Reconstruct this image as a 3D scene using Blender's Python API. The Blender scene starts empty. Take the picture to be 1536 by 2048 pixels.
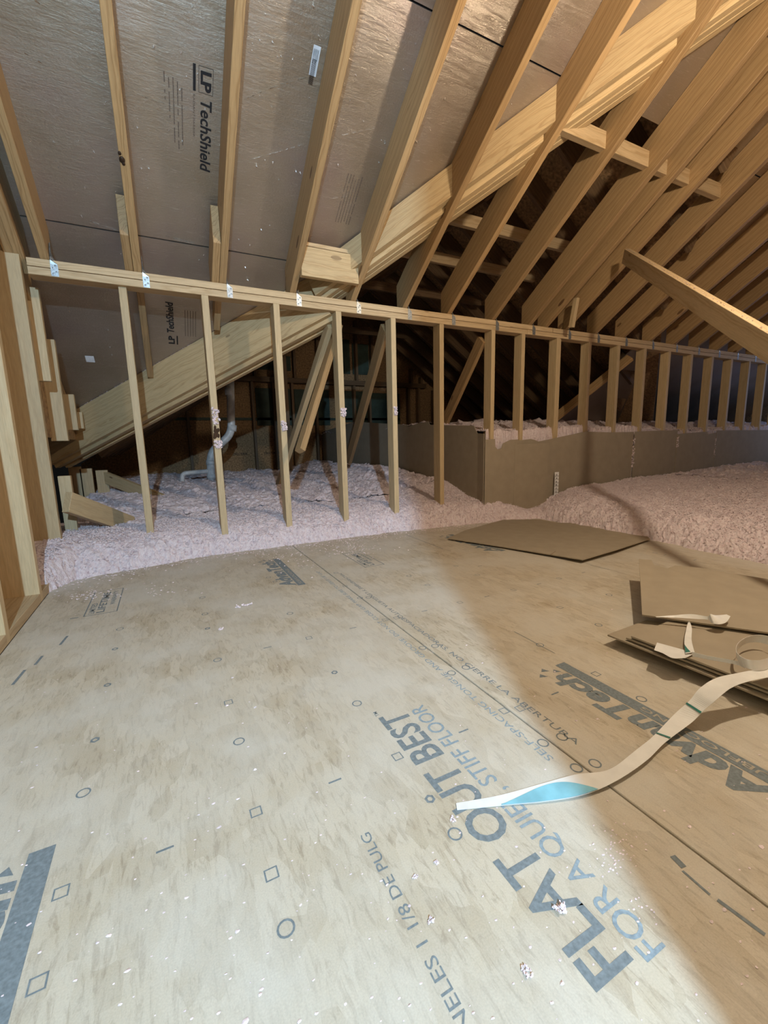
import bpy, bmesh, math, random
import numpy as np
from mathutils import Vector, Matrix
random.seed(7); rng = np.random.default_rng(7)
SC = bpy.context.scene
COL = SC.collection

# ------------------------------------------------------------------ camera
FPX, YAW, PITCH, ROLL = 856.476, .467905, .161714, -.0247131
CAMZ = .645
def cam_axes():
    cy, sy, cp, sp = math.cos(YAW), math.sin(YAW), math.cos(PITCH), math.sin(PITCH)
    f = Vector((sy*cp, cy*cp, -sp)); r = Vector((cy, -sy, 0)); u = r.cross(f)
    c, s = math.cos(ROLL), math.sin(ROLL)
    return c*r+s*u, -s*r+c*u, f
_r, _u, _f = cam_axes()
cd = bpy.data.cameras.new('camera'); cam = bpy.data.objects.new('camera', cd); COL.objects.link(cam)
cam.matrix_world = Matrix(((_r.x, _u.x, -_f.x, 0), (_r.y, _u.y, -_f.y, 0), (_r.z, _u.z, -_f.z, CAMZ), (0, 0, 0, 1)))
cd.sensor_width = 36; cd.lens = FPX/2048*36; cd.clip_start = .02; cd.clip_end = 60
SC.camera = cam

# ------------------------------------------------------------------ light and exposure
w = bpy.data.worlds.new('world'); SC.world = w; w.use_nodes = True
w.node_tree.nodes['Background'].inputs[0].default_value = (.6, .6, .6, 1)
w.node_tree.nodes['Background'].inputs[1].default_value = .004
def lamp(name, loc, energy, color, radius):
    l = bpy.data.lights.new(name, 'POINT'); l.energy = energy; l.color = color; l.shadow_soft_size = radius
    o = bpy.data.objects.new(name, l); COL.objects.link(o); o.location = loc; return o
lamp('work_bulb', (1.72, .42, 2.0), 60, (1.0, .83, .62), .04)
lamp('doorway_light', (-.152, -1.25, 1.6), 235, (.50, .76, 1.0), .02)
lamp('warm_fill', (1.9, -2.6, 2.4), 12, (1.0, .84, .62), .12)  # added warm fill behind the camera, not a bulb of the attic
lamp('blue_fill', (8.3, 1.7, 1.3), 16, (.35, .55, 1.0), .3)  # added blue lamp imitating the lens glow at the far right
SC.view_settings.view_transform = 'Standard'; SC.view_settings.look = 'None'
SC.view_settings.exposure = 0.78; SC.view_settings.gamma = 1.0
SC.view_settings.use_curve_mapping = False

# ------------------------------------------------------------------ constants of the place
D = 2.775            # front face of the knee wall
SL = 2/3.            # roof pitch 8:12
CA = math.cos(math.atan(SL)); SA = math.sin(math.atan(SL))
ZB0 = 1.58           # rafter bottom edge at the wall
def zbot(y): return ZB0+SL*(D-y)
def zsh(y): return ZB0+.222+SL*(D-y)
RIDGE_Y = -1.2

# ------------------------------------------------------------------ helpers
def ray(px, py):
    return _r*((px-768)/FPX) - _u*((py-1024)/FPX) + _f
def onz(px, py, z=0.):
    d = ray(px, py); return d*((z-CAMZ)/d.z)+Vector((0, 0, CAMZ))
def onx(px, py, x):
    d = ray(px, py); return d*(x/d.x)+Vector((0, 0, CAMZ))
def ony(px, py, y):
    d = ray(px, py); return d*(y/d.y)+Vector((0, 0, CAMZ))
def onsh(px, py, off=0.):
    d = ray(px, py); t = (ZB0+.222-off+SL*D-CAMZ)/(d.z+SL*d.y); return d*t+Vector((0, 0, CAMZ))

def tag(o, label=None, cat=None, group=None, kind=None):
    if label: o['label'] = label
    if cat: o['category'] = cat
    if group: o['group'] = group
    if kind: o['kind'] = kind
    return o
def mobj(name, mesh, mat, parent=None):
    o = bpy.data.objects.new(name, mesh); COL.objects.link(o)
    if mat: mesh.materials.append(mat)
    if parent is not None: o.parent = parent
    return o
def empty(name, loc=(0, 0, 0)):
    o = bpy.data.objects.new(name, None); COL.objects.link(o); o.location = loc; o.empty_display_size = .05
    return o
def bm_obj(name, bm, mat, parent=None, smooth=False):
    me = bpy.data.meshes.new(name); bm.normal_update()
    if smooth:
        for f in bm.faces: f.smooth = True
    bm.to_mesh(me); bm.free(); return mobj(name, me, mat, parent)
def add_prism(bm, poly, z0, z1, M=None, bev=0.):
    """poly: list of (x,y) extruded z0..z1, transformed by M"""
    vs = [bm.verts.new((x, y, z0)) for x, y in poly]; n = len(vs)
    vt = [bm.verts.new((x, y, z1)) for x, y in poly]
    fs = [bm.faces.new(vs[::-1]), bm.faces.new(vt)]
    for i in range(n): fs.append(bm.faces.new((vs[i], vs[(i+1) % n], vt[(i+1) % n], vt[i])))
    bmesh.ops.recalc_face_normals(bm, faces=fs)
    allv = vs+vt
    if bev > 0:
        es = list({e for f in fs for e in f.edges})
        r = bmesh.ops.bevel(bm, geom=es, offset=bev, segments=1, affect='EDGES', profile=.5)
        allv = list({v for f in r['faces'] for v in f.verts} | {v for v in allv if v.is_valid})
    if M is not None:
        bmesh.ops.transform(bm, matrix=M, verts=[v for v in allv if v.is_valid])
def add_box(bm, a, b, bev=0., M=None):
    add_prism(bm, [(a[0], a[1]), (b[0], a[1]), (b[0], b[1]), (a[0], b[1])], a[2], b[2], M, bev)
def frame(origin, xd, yd):
    x = Vector(xd).normalized(); y = Vector(yd); y = (y-x*y.dot(x)).normalized(); z = x.cross(y)
    m = Matrix((x, y, z)).transposed().to_4x4(); m.translation = Vector(origin); return m
def board(name, p0, p1, wid, thk, up, mat, parent=None, bev=.0015, poly=None):
    """board running p0->p1 (centre line), wid along 'up', thk across. local X = grain"""
    p0 = Vector(p0); p1 = Vector(p1); L = (p1-p0).length
    M = frame(p0, p1-p0, up)
    bm = bmesh.new()
    if poly is None: poly = [(0, -wid/2), (L, -wid/2), (L, wid/2), (0, wid/2)]
    add_prism(bm, poly, -thk/2, thk/2, None, bev)
    o = bm_obj(name, bm, mat, parent); o.matrix_world = M
    return o
def add_tube(bm, pts, rad, seg=14, closed=False):
    pts = [Vector(p) for p in pts]; rings = []
    n = len(pts); prev = None
    for i, p in enumerate(pts):
        t = (pts[min(i+1, n-1)]-pts[max(i-1, 0)]).normalized()
        a = prev if prev is not None else (Vector((0, 0, 1)) if abs(t.z) < .9 else Vector((1, 0, 0)))
        a = (a-t*a.dot(t)).normalized(); prev = a; b = t.cross(a)
        rr = rad[i] if isinstance(rad, (list, tuple)) else rad
        rings.append([bm.verts.new(p+a*math.cos(k*2*math.pi/seg)*rr+b*math.sin(k*2*math.pi/seg)*rr) for k in range(seg)])
    for i in range(n-1):
        for k in range(seg):
            bm.faces.new((rings[i][k], rings[i][(k+1) % seg], rings[i+1][(k+1) % seg], rings[i+1][k]))
    bm.faces.new(rings[0][::-1]); bm.faces.new(rings[-1])
def rounded(pts, r=.05, n=6):
    pts = [Vector(p) for p in pts]; out = [pts[0]]
    for i in range(1, len(pts)-1):
        a, b, c = pts[i-1], pts[i], pts[i+1]
        p = b+(a-b).normalized()*r; q = b+(c-b).normalized()*r
        for k in range(n+1):
            t = k/n; out.append(p*(1-t)**2+b*2*t*(1-t)+q*t*t)
    out.append(pts[-1]); return out

# ------------------------------------------------------------------ materials
class NT:
    def __init__(s, name, rough=.6, metal=0., spec=.5):
        s.m = bpy.data.materials.new(name); s.m.use_nodes = True; s.t = s.m.node_tree
        s.b = s.t.nodes['Principled BSDF']; s.b.inputs['Roughness'].default_value = rough
        s.b.inputs['Metallic'].default_value = metal; s.b.inputs['Specular IOR Level'].default_value = spec
    def n(s, typ, **kw):
        nd = s.t.nodes.new(typ)
        for k, v in kw.items():
            if k.startswith('i_'):
                key = k[2:]; key = int(key) if key.isdigit() else key.replace('_', ' ')
                if isinstance(v, bpy.types.NodeSocket): s.t.links.new(v, nd.inputs[key])
                else: nd.inputs[key].default_value = v
            else: setattr(nd, k, v)
        return nd
    def l(s, a, b): s.t.links.new(a, b)
    def ramp(s, fac, stops):
        r = s.n('ShaderNodeValToRGB'); s.l(fac, r.inputs[0]); e = r.color_ramp.elements
        while len(e) < len(stops): e.new(.5)
        for i, (p, c) in enumerate(stops):
            e[i].position = p; e[i].color = c if len(c) == 4 else (*c, 1)
        return r.outputs[0]
    def mix(s, fac, a, b, mode='MIX'):
        m = s.n('ShaderNodeMix', data_type='RGBA', blend_type=mode)
        for k, v in ((0, fac), (6, a), (7, b)):
            if isinstance(v, bpy.types.NodeSocket): s.l(v, m.inputs[k])
            else: m.inputs[k].default_value = v if not isinstance(v, tuple) or len(v) == 4 else (*v, 1)
        return m.outputs[2]
    def math(s, op, a, b=0., clamp=False):
        m = s.n('ShaderNodeMath', operation=op, use_clamp=clamp)
        for k, v in ((0, a), (1, b)):
            if isinstance(v, bpy.types.NodeSocket): s.l(v, m.inputs[k])
            else: m.inputs[k].default_value = v
        return m.outputs[0]
    def bump(s, h, strength=.3, dist=.002):
        b = s.n('ShaderNodeBump', i_Strength=strength, i_Distance=dist); s.l(h, b.inputs['Height']); s.l(b.outputs[0], s.b.inputs['Normal'])
def wood(name, light, dark, ring=26., knots=1., rough=.6, var=.25):
    N = NT(name, rough); tc = N.n('ShaderNodeTexCoord'); oi = N.n('ShaderNodeObjectInfo')
    off = N.n('ShaderNodeVectorMath', operation='SCALE'); off.inputs[0].default_value = (7.3, .19, .23); N.l(oi.outputs['Random'], off.inputs[3])
    off2 = N.n('ShaderNodeVectorMath', operation='ADD', i_0=tc.outputs['Object'], i_1=off.outputs[0])
    st = N.n('ShaderNodeMapping', i_Vector=off2.outputs[0]); st.inputs['Scale'].default_value = (1.1, 7, 7)
    nz = N.n('ShaderNodeTexNoise', i_Vector=st.outputs[0], i_Scale=1.3, i_Detail=3.)
    sc = N.n('ShaderNodeVectorMath', operation='SCALE', i_0=nz.outputs['Color']); sc.inputs[3].default_value = .085
    ad = N.n('ShaderNodeVectorMath', operation='ADD', i_0=off2.outputs[0], i_1=sc.outputs[0])
    wv = N.n('ShaderNodeTexWave', wave_type='RINGS', rings_direction='X', i_Vector=ad.outputs[0], i_Scale=ring, i_Distortion=.6, i_Detail=2.)
    c = N.ramp(wv.outputs['Fac'], [(0., light), (.55, tuple(a*.93 for a in light)), (.85, dark), (1., light)])
    lf = N.n('ShaderNodeTexNoise', i_Vector=st.outputs[0], i_Scale=2.2, i_Detail=4., i_Roughness=.65)
    c = N.mix(N.math('MULTIPLY', lf.outputs['Fac'], .55), c, tuple(a*.72 for a in light))
    fi = N.n('ShaderNodeMapping', i_Vector=off2.outputs[0]); fi.inputs['Scale'].default_value = (18, 320, 320)
    fn = N.n('ShaderNodeTexNoise', i_Vector=fi.outputs[0], i_Scale=1., i_Detail=2.)
    c = N.mix(.22, c, N.ramp(fn.outputs['Fac'], [(.35, (.35, .35, .35)), (.65, (1, 1, 1))]), 'MULTIPLY')
    if knots > 0:
        km = N.n('ShaderNodeMapping', i_Vector=off2.outputs[0]); km.inputs['Scale'].default_value = (2.6, 7.5, 7.5)
        vo = N.n('ShaderNodeTexVoronoi', i_Vector=km.outputs[0], i_Scale=1.0)
        k = N.math('LESS_THAN', vo.outputs['Distance'], .10)
        sp = N.n('ShaderNodeSeparateColor', i_Color=vo.outputs['Color'])
        g = N.math('GREATER_THAN', sp.outputs[0], .45)
        c = N.mix(N.math('MULTIPLY', N.math('MULTIPLY', k, g), .8*knots), c, (.10, .045, .018))
    rv = N.math('ADD', N.math('MULTIPLY', oi.outputs['Random'], var), 1-var/2)
    hs = N.n('ShaderNodeHueSaturation', i_Color=c); N.l(rv, hs.inputs['Value'])
    N.l(hs.outputs[0], N.b.inputs['Base Color']); N.bump(fn.outputs['Fac'], .25, .001)
    return N.m
M_STUD = wood('pale_spruce', (.62, .47, .27), (.55, .40, .22), 9., .9)
M_RAFT = wood('rafter_pine', (.47, .305, .145), (.31, .18, .075), 13., 1.)
M_PLATE = wood('plate_pine', (.62, .46, .27), (.48, .33, .17), 9., .5)
M_LVL = wood('laminated_beam', (.66, .49, .27), (.50, .335, .165), 15., .6)
M_DARKW = wood('aged_rafter', (.22, .14, .075), (.12, .07, .035), 16., .6, var=.5)  # gable framing darkened, the dimness beyond the wall put into its colour
def deck_mat():
    N = NT('subfloor_panel', .5, spec=.35); tc = N.n('ShaderNodeTexCoord'); P = tc.outputs['Object']
    vo = N.n('ShaderNodeMapping', i_Vector=P); vo.inputs['Scale'].default_value = (34, 14, 1); vo.inputs['Rotation'].default_value = (0, 0, .5)
    nz0 = N.n('ShaderNodeTexNoise', i_Vector=P, i_Scale=9., i_Detail=2.)
    a0 = N.n('ShaderNodeVectorMath', operation='ADD', i_0=vo.outputs[0], i_1=nz0.outputs['Color'])
    v = N.n('ShaderNodeTexVoronoi', i_Vector=a0.outputs[0], i_Scale=1.)
    sp = N.n('ShaderNodeSeparateColor', i_Color=v.outputs['Color'])
    c = N.ramp(sp.outputs[0], [(0., (.43, .365, .27)), (.5, (.485, .42, .32)), (1., (.53, .465, .365))])
    st = N.n('ShaderNodeMapping', i_Vector=P); st.inputs['Scale'].default_value = (70, 16, 1)
    n1 = N.n('ShaderNodeTexNoise', i_Vector=st.outputs[0], i_Scale=1.4, i_Detail=6., i_Roughness=.7, i_Distortion=.8)
    c = N.mix(.55, c, N.ramp(n1.outputs['Fac'], [(.36, (.52, .47, .42)), (.5, (1, 1, 1)), (.7, (1.0, .99, .97))]), 'MULTIPLY')
    n2 = N.n('ShaderNodeTexNoise', i_Vector=P, i_Scale=3.2, i_Detail=5., i_Roughness=.6)
    c = N.mix(N.ramp(n2.outputs['Fac'], [(.38, (0, 0, 0)), (.62, (.75, .75, .75))]), c, (.55, .515, .45))
    n3 = N.n('ShaderNodeTexNoise', i_Vector=P, i_Scale=420., i_Detail=2.)
    c = N.mix(.16, c, n3.outputs['Fac'], 'OVERLAY')
    N.l(c, N.b.inputs['Base Color']); N.bump(n1.outputs['Fac'], .35, .0015); return N.m
M_DECK = deck_mat()
def foil_mat():
    N = NT('foil_radiant_barrier', .32, metal=.82); tc = N.n('ShaderNodeTexCoord'); P = tc.outputs['Object']
    n1 = N.n('ShaderNodeTexNoise', i_Vector=P, i_Scale=2.3, i_Detail=4.)
    c = N.ramp(n1.outputs['Fac'], [(.3, (.40, .345, .27)), (.55, (.48, .42, .355)), (.8, (.47, .385, .365))])
    st = N.n('ShaderNodeMapping', i_Vector=P); st.inputs['Scale'].default_value = (7, 60, 60); st.inputs['Rotation'].default_value = (0, 0, .25)
    n2 = N.n('ShaderNodeTexNoise', i_Vector=st.outputs[0], i_Scale=1.2, i_Detail=6., i_Roughness=.8, i_Distortion=2.2)
    c = N.mix(N.ramp(n2.outputs['Fac'], [(.56, (0, 0, 0)), (.72, (.55, .55, .55))]), c, (.80, .77, .73))
    N.l(c, N.b.inputs['Base Color'])
    N.l(N.math('ADD', N.math('MULTIPLY', n2.outputs['Fac'], .22), .26), N.b.inputs['Roughness'])
    n3 = N.n('ShaderNodeTexNoise', i_Vector=P, i_Scale=120., i_Detail=3.)
    N.bump(N.math('ADD', n2.outputs['Fac'], N.math('MULTIPLY', n3.outputs['Fac'], .6)), .42, .005); return N.m
M_FOIL = foil_mat()
def simple(name, col, rough=.7, metal=0., nscale=None, amt=.2, bump=None, spec=.4):
    N = NT(name, rough, metal, spec); tc = N.n('ShaderNodeTexCoord')
    n = N.n('ShaderNodeTexNoise', i_Vector=tc.outputs['Object'], i_Scale=nscale or 20., i_Detail=4.)
    c = N.ramp(n.outputs['Fac'], [(.3, tuple(a*(1-amt) for a in col)), (.7, tuple(min(1, a*(1+amt)) for a in col))])
    N.l(c, N.b.inputs['Base Color'])
    if bump: N.bump(n.outputs['Fac'], bump[0], bump[1])
    return N.m
M_CARD = simple('brown_cardboard', (.33, .275, .20), .8, nscale=14., amt=.06)
M_CARDE = simple('cardboard_fluting', (.22, .16, .10), .9)
M_INK = simple('grey_blue_ink', (.17, .20, .215), .7, nscale=160., amt=.22)
M_INKF = simple('faded_blue_ink', (.24, .30, .34), .7, nscale=160., amt=.2)
M_BLK = simple('black_ink', (.02, .018, .02), .7)
M_BRN = simple('brown_print', (.16, .12, .095), .7)
M_SEAM = simple('dark_gap', (.06, .045, .03), .9)
M_GALV = simple('galvanised_steel', (.42, .45, .47), .42, metal=.9, nscale=90., amt=.35)
M_PVC = simple('white_pvc', (.66, .67, .68), .35)
M_TAPE = simple('white_strapping', (.74, .73, .70), .35, nscale=30., amt=.06)
M_TEAL = simple('teal_print', (.03, .17, .14), .5)
M_LBLUE = simple('pale_blue_print', (.22, .50, .60), .45)
M_STICK = simple('white_sticker', (.72, .75, .80), .5)
M_OSB = simple('osb_sheathing', (.34, .215, .11), .8, nscale=45., amt=.45, bump=(.4, .003))
M_ZIP = simple('green_sheathing', (.045, .075, .06), .6, nscale=8., amt=.25)
M_GYP = simple('gypsum_board', (.45, .43, .40), .9)
M_NAIL = simple('nail_steel', (.85, .87, .9), .25, metal=.9)
def insul_mat():
    N = NT('pink_loose_fill', 1., spec=.05); tc = N.n('ShaderNodeTexCoord'); P = tc.outputs['Object']
    n1 = N.n('ShaderNodeTexNoise', i_Vector=P, i_Scale=58., i_Detail=6., i_Roughness=.75)
    c = N.ramp(n1.outputs['Fac'], [(.30, (.34, .20, .23)), (.40, (.72, .58, .61)), (.55, (.88, .78, .80)), (.8, (.93, .87, .89))])  # darkest stop puts the shade inside tiny pits into the colour
    n2 = N.n('ShaderNodeTexNoise', i_Vector=P, i_Scale=7., i_Detail=3.)
    c = N.mix(N.math('MULTIPLY', n2.outputs['Fac'], .45), c, (.84, .72, .75))
    N.l(c, N.b.inputs['Base Color']); N.bump(n1.outputs['Fac'], .9, .012); return N.m
M_INS = insul_mat()
M_TUFT = simple('pink_tuft', (.78, .66, .68), 1., nscale=60., amt=.2, bump=(.8, .006), spec=.05)

# ------------------------------------------------------------------ setting: floor
def struct(o): o['kind'] = 'structure'; return o
bm = bmesh.new()
for x0, x1, y1 in ((-.53, .6815, 2.75), (.6855, 1.893, 2.75), (1.897, 2.67, 2.7)):
    add_box(bm, (x0, -3.2, -.028), (x1, y1, 0), .0015)
floor = struct(bm_obj('floor', bm, M_DECK))
bm = bmesh.new(); add_box(bm, (-.6, -3.2, -.05), (2.66, 2.74, -.03)); struct(bm_obj('trim_1', bm, M_SEAM))
bm = bmesh.new(); add_box(bm, (-2.2, -6.2, -.40), (9.6, 7.3, -.36)); struct(bm_obj('floor.001', bm, M_GYP))

# ---- printing on the deck
TXT_CACHE = {}
def text_geo(s, bold=0.):
    key = (s, bold)
    if key in TXT_CACHE: return TXT_CACHE[key]
    cu = bpy.data.curves.new('t', 'FONT'); cu.body = s; cu.size = 1.; cu.offset = bold; cu.resolution_u = 3
    o = bpy.data.objects.new('t', cu); COL.objects.link(o); bpy.context.view_layer.update()
    dg = bpy.context.evaluated_depsgraph_get(); me = bpy.data.meshes.new_from_object(o.evaluated_get(dg))
    vs = [v.co.copy() for v in me.vertices]; fs = [tuple(p.vertices) for p in me.polygons]
    bpy.data.objects.remove(o); bpy.data.curves.remove(cu); bpy.data.meshes.remove(me)
    TXT_CACHE[key] = (vs, fs); return vs, fs
class Print:
    def __init__(s, origin, tx, ty, lift=.0004):
        s.o = Vector(origin); s.tx = Vector(tx).normalized(); s.ty = Vector(ty).normalized(); s.n = s.tx.cross(s.ty); s.lift = lift; s.v = []; s.f = []
    def pt(s, u, v): return s.o+s.tx*u+s.ty*v+s.n*s.lift
    def poly(s, pts):
        b = len(s.v); s.v += [s.pt(*p) for p in pts]; s.f.append(tuple(range(b, b+len(pts))))
    def rect(s, u0, v0, u1, v1): s.poly([(u0, v0), (u1, v0), (u1, v1), (u0, v1)])
    def text(s, txt, u, v, length, cap, bold=0., slant=0.):
        vs, fs = text_geo(txt, bold)
        x0 = min(p.x for p in vs); x1 = max(p.x for p in vs); capf = .70
        b = len(s.v)
        for p in vs:
            vv = (p.y)/capf*cap; s.v.append(s.pt(u+(p.x-x0)/(x1-x0)*length+slant*vv, v+vv))
        s.f += [tuple(i+b for i in f) for f in fs]
    def ring(s, u, v, r, wd, n=14, sq=False):
        if sq: n = 4
        a0 = math.pi/4 if sq else 0
        for k in range(n):
            a, b_ = a0+2*math.pi*k/n, a0+2*math.pi*(k+1)/n
            s.poly([(u+r*math.cos(a), v+r*math.sin(a)), (u+r*math.cos(b_), v+r*math.sin(b_)), (u+(r-wd)*math.cos(b_), v+(r-wd)*math.sin(b_)), (u+(r-wd)*math.cos(a), v+(r-wd)*math.sin(a))])
    def box(s, u0, v0, u1, v1, wd):
        s.rect(u0, v0, u1, v0+wd); s.rect(u0, v1-wd, u1, v1); s.rect(u0, v0, u0+wd, v1); s.rect(u1-wd, v0, u1, v1)
    def build(s, name, mat, parent):
        me = bpy.data.meshes.new(name); me.from_pydata([tuple(p) for p in s.v], [], s.f); me.update(); return mobj(name, me, mat, parent)
FY, FL_ = (0, 1, 0), (-1, 0, 0)     # reading away from the camera, letter tops towards -X
p = Print((0, 0, 0), FY, FL_)
def dk(u, v): return u, -v   # (Y, X) -> print coords
p.text('FLAT OUT BEST', .255, -.461, .580, .068, .018)
p.text('TM', .842, -.400, .018, .009, .01)
p.build('printed_slogan', M_INK, floor)
p = Print((0, 0, 0), FY, FL_)
p.text('FOR A QUIET, STIFF FLOOR', .245, -.512, .585, .038, .006)
p.build('printed_slogan', M_INKF, floor)
p = Print((0, 0, 0), FY, FL_)
p.text('PANELES 1 1/8 DE PULG', .262, -.247, .312, .017, .0)
p.build('printed_size', M_INK, floor)
p = Print((0, 0, 0), FY, FL_)
p.text('SELF-SPACING TONGUE AND GROOVE. DO NOT CLOSE GAP. MAKE SURE TO LEAVE 1/8" GAP', .545, -.650, 1.5, .017, .0)
p.build('printed_edge_line', M_INKF, floor)
p = Print((0, 0, 0), (0, -1, 0), (1, 0, 0))
p.text('MACHIHEMBRE Y LENGUETA AUTOESPACIADORAS. NO CIERRE LA ABERTURA', -1.95, .722, 1.40, .017, .0)
p.build('printed_edge_line', M_INK, floor)
def logo(xb, y0, mat):
    p = Print((0, 0, 0), FY, FL_)
    p.text('AdvanTech', y0+.015, -(xb-.008), .47, .062, .045, slant=.18)
    for k in range(3): p.poly([(y0+.497+.018*(k % 2), -(xb-.012-.026*k)), (y0+.517+.018*(k % 2), -(xb-.022-.026*k)), (y0+.505+.018*(k % 2), -(xb-.036-.026*k))])
    p.rect(y0, -(xb+.036), y0+.53, -(xb))
    p.build('printed_logo', mat, floor)
logo(.944, .272, M_INK); logo(.497, 1.88, M_INK); logo(-.256, .27, M_INK); logo(1.70, 1.86, M_INK)
p = Print((0, 0, 0), FY, FL_, .0009)
M_KO = simple('knocked_out_print', (.40, .36, .29), .7)
for xb, y0 in ((.944, .272), (.497, 1.88), (1.70, 1.86)):
    p.text('SUBFLOORING', y0+.02, -(xb+.027), .27, .016, .005)
p.build('printed_subtitle', M_KO, floor)
p = Print((0, 0, 0), FY, FL_)
for xb, y0 in ((-.226, 1.953), (.997, 1.98)):
    p.box(y0, -xb, y0+.325, -(xb-.115), .004)
    p.text('LIMITED', y0+.02, -(xb-.082), .13, .02, .01); p.text('LIFETIME', y0+.02, -(xb-.048), .27, .027, .02)
    p.text('WARRANTY', y0+.10, -(xb-.018), .2, .018, .01)
p.build('printed_warranty_box', M_INK, floor)
p = Print((0, 0, 0), FY, FL_)
mk = [(714, 1407, 'o'), (669, 1345, 'd'), (618, 1276, 's'), (580, 1227, 'o'), (706, 1256, '-'), (512, 1624, 's'), (543, 1748, 's'), (572, 1857, 'o'), (860, 1598, 'd'), (910, 1668, 'o'), (795, 1513, 's'),
      (670, 1562, '-'), (927, 1462, '-'), (457, 1405, 's'), (478, 1483, 'o'), (435, 1320, 'o'), (190, 1480, 'd'), (215, 1370, 'd'), (230, 1298, 'd'), (167, 1586, 'o'), (330, 1699, '-'), (122, 1785, 's'), (75, 1968, 's'),
      (410, 1228, 'o'), (415, 1257, 'd'), (405, 1195, 'o'), (550, 1163, 's'), (537, 1155, 'o'), (535, 1295, '-'), (240, 1258, 'o'), (855, 1170, 's'), (818, 1152, 'o'), (920, 1205, 's'), (974, 1193, '-'), (912, 1132, 's'), (955, 1150, 's'),
      (1120, 1215, 's'), (1118, 1157, 's'), (1218, 1190, 'o'), (1027, 1180, 's'), (1078, 1168, '-'), (1167, 1145, '-'), (1197, 1250, 'o'), (1080, 1290, 'o'), (1192, 1348, 's'), (1283, 1398, 'o'), (1110, 1387, '-'), (849, 1222, '-'),
      (845, 1296, 'o'), (870, 1292, 'o'), (903, 1346, 'o'), (932, 1335, 'o'), (720, 1196, 'o'), (737, 1195, 'o'), (770, 1240, 's'), (793, 1236, 's'), (1008, 1422, 's'), (1040, 1417, 's'), (1124, 1474, 'o'), (1086, 1486, 'o'), (1153, 1536, 'o'), (1190, 1527, 'o'),
      (690, 1172, 's'), (672, 1146, 'o'), (1330, 1110, '-'), (1390, 1120, '-'), (1310, 1106, 's'), (1205, 1118, 's'), (960, 1132, '-')]
for x, y, k in mk:
    q = onz(x, y); u, v = q.y, -q.x
    if k == 'o': p.ring(u, v, .0125, .003)
    elif k == 's': p.ring(u, v, .0145, .0032, sq=True)
    elif k == 'd': p.ring(u, v, .010, .005, n=6)
    else: p.rect(u-.002, v-.013, u+.002, v+.013)
p.build('printed_nail_marks', M_INK, floor)
# chalk / saw marks
p = Print((0, 0, 0), FY, FL_, .0005)
def stroke(pr, a, b, wd):
    A, B = onz(*a), onz(*b); d = Vector((B.y-A.y, -(B.x-A.x))); n = Vector((-d.y, d.x)).normalized()*wd/2
    a2 = Vector((A.y, -A.x)); b2 = Vector((B.y, -B.x)); pr.poly([tuple(a2-n), tuple(b2-n), tuple(b2+n), tuple(a2+n)])
for a, b, wd in (((811, 1069), (886, 1098), .004), ((1028, 1263), (1110, 1307), .002), ((1365, 1742), (1420, 1790), .004), ((1345, 1712), (1368, 1735), .010), ((1435, 1800), (1530, 1870), .006), ((1180, 1130), (1220, 1140), .003),
                 ((140, 1238), (157, 1235), .006), ((120, 1290), (135, 1272), .008), ((70, 1330), (85, 1312), .008), ((25, 1370), (50, 1340), .008)):
    stroke(p, a, b, wd)
p.build('pencil_marks', M_INK, floor)

# ------------------------------------------------------------------ setting: roof sheathing
def slab(name, pts, thk, mat, up=(0, 0, 1)):
    """polygon slab, thickness grows along up"""
    bm = bmesh.new(); pts = [Vector(q) for q in pts]; upv = Vector(up).normalized()*thk
    a = [bm.verts.new(q) for q in pts]; b = [bm.verts.new(q+upv) for q in pts]; n = len(a)
    bm.faces.new(a); bm.faces.new(b[::-1])
    for i in range(n): bm.faces.new((a[i], b[i], b[(i+1) % n], a[(i+1) % n]))
    bmesh.ops.recalc_face_normals(bm, faces=bm.faces[:]); return struct(bm_obj(name, bm, mat))
NRM = Vector((0, SA, CA))
def S(x, y): return (x, y, zsh(y))
# panels between horizontal joints; the valley cuts them off on the right
def vy(x): return 3.77-.97*x if x > .5 else 3.66-.766*x      # valley line on the main roof
def vx(y):
    lo, hi = -.8, 3.
    for _ in range(40):
        m = (lo+hi)/2
        if vy(m) > y: lo = m
        else: hi = m
    return lo
joints = [4.4, 2.818, 1.795, .775, -.245, RIDGE_Y-.0]
for j in range(len(joints)-1):
    ya, yb = joints[j], joints[j+1]+.006
    x0 = -.60 if j == 0 else -2.2
    if yb > 1.0:
        pts = [S(x0, ya), S(vx(max(ya, .95))+.12, ya), S(vx(yb)+.12, yb), S(x0, yb)]
        slab('ceiling', pts, .012, M_FOIL, NRM)
        if j == 1 or j == 2:
            pts = [S(ya+1.84, ya), S(9.5, ya), S(9.5, yb), S(max(yb+1.84, 2.8), yb)]
            slab('ceiling', pts, .012, M_FOIL, NRM)
    else:
        slab('ceiling', [S(-2.2, ya), S(9.5, ya), S(9.5, yb), S(-2.2, yb)], .012, M_FOIL, NRM)
slab('ceiling', [S(4.66, 4.4), S(9.5, 4.4), S(9.5, 2.824), S(4.66, 2.824)], .012, M_FOIL, NRM)
zr = zsh(RIDGE_Y)
slab('ceiling', [(-2.2, RIDGE_Y, zr), (9.5, RIDGE_Y, zr), (9.5, -6.2, zr-SL*5), (-2.2, -6.2, zr-SL*5)], .012, M_FOIL, (0, -SA, CA))
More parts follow.
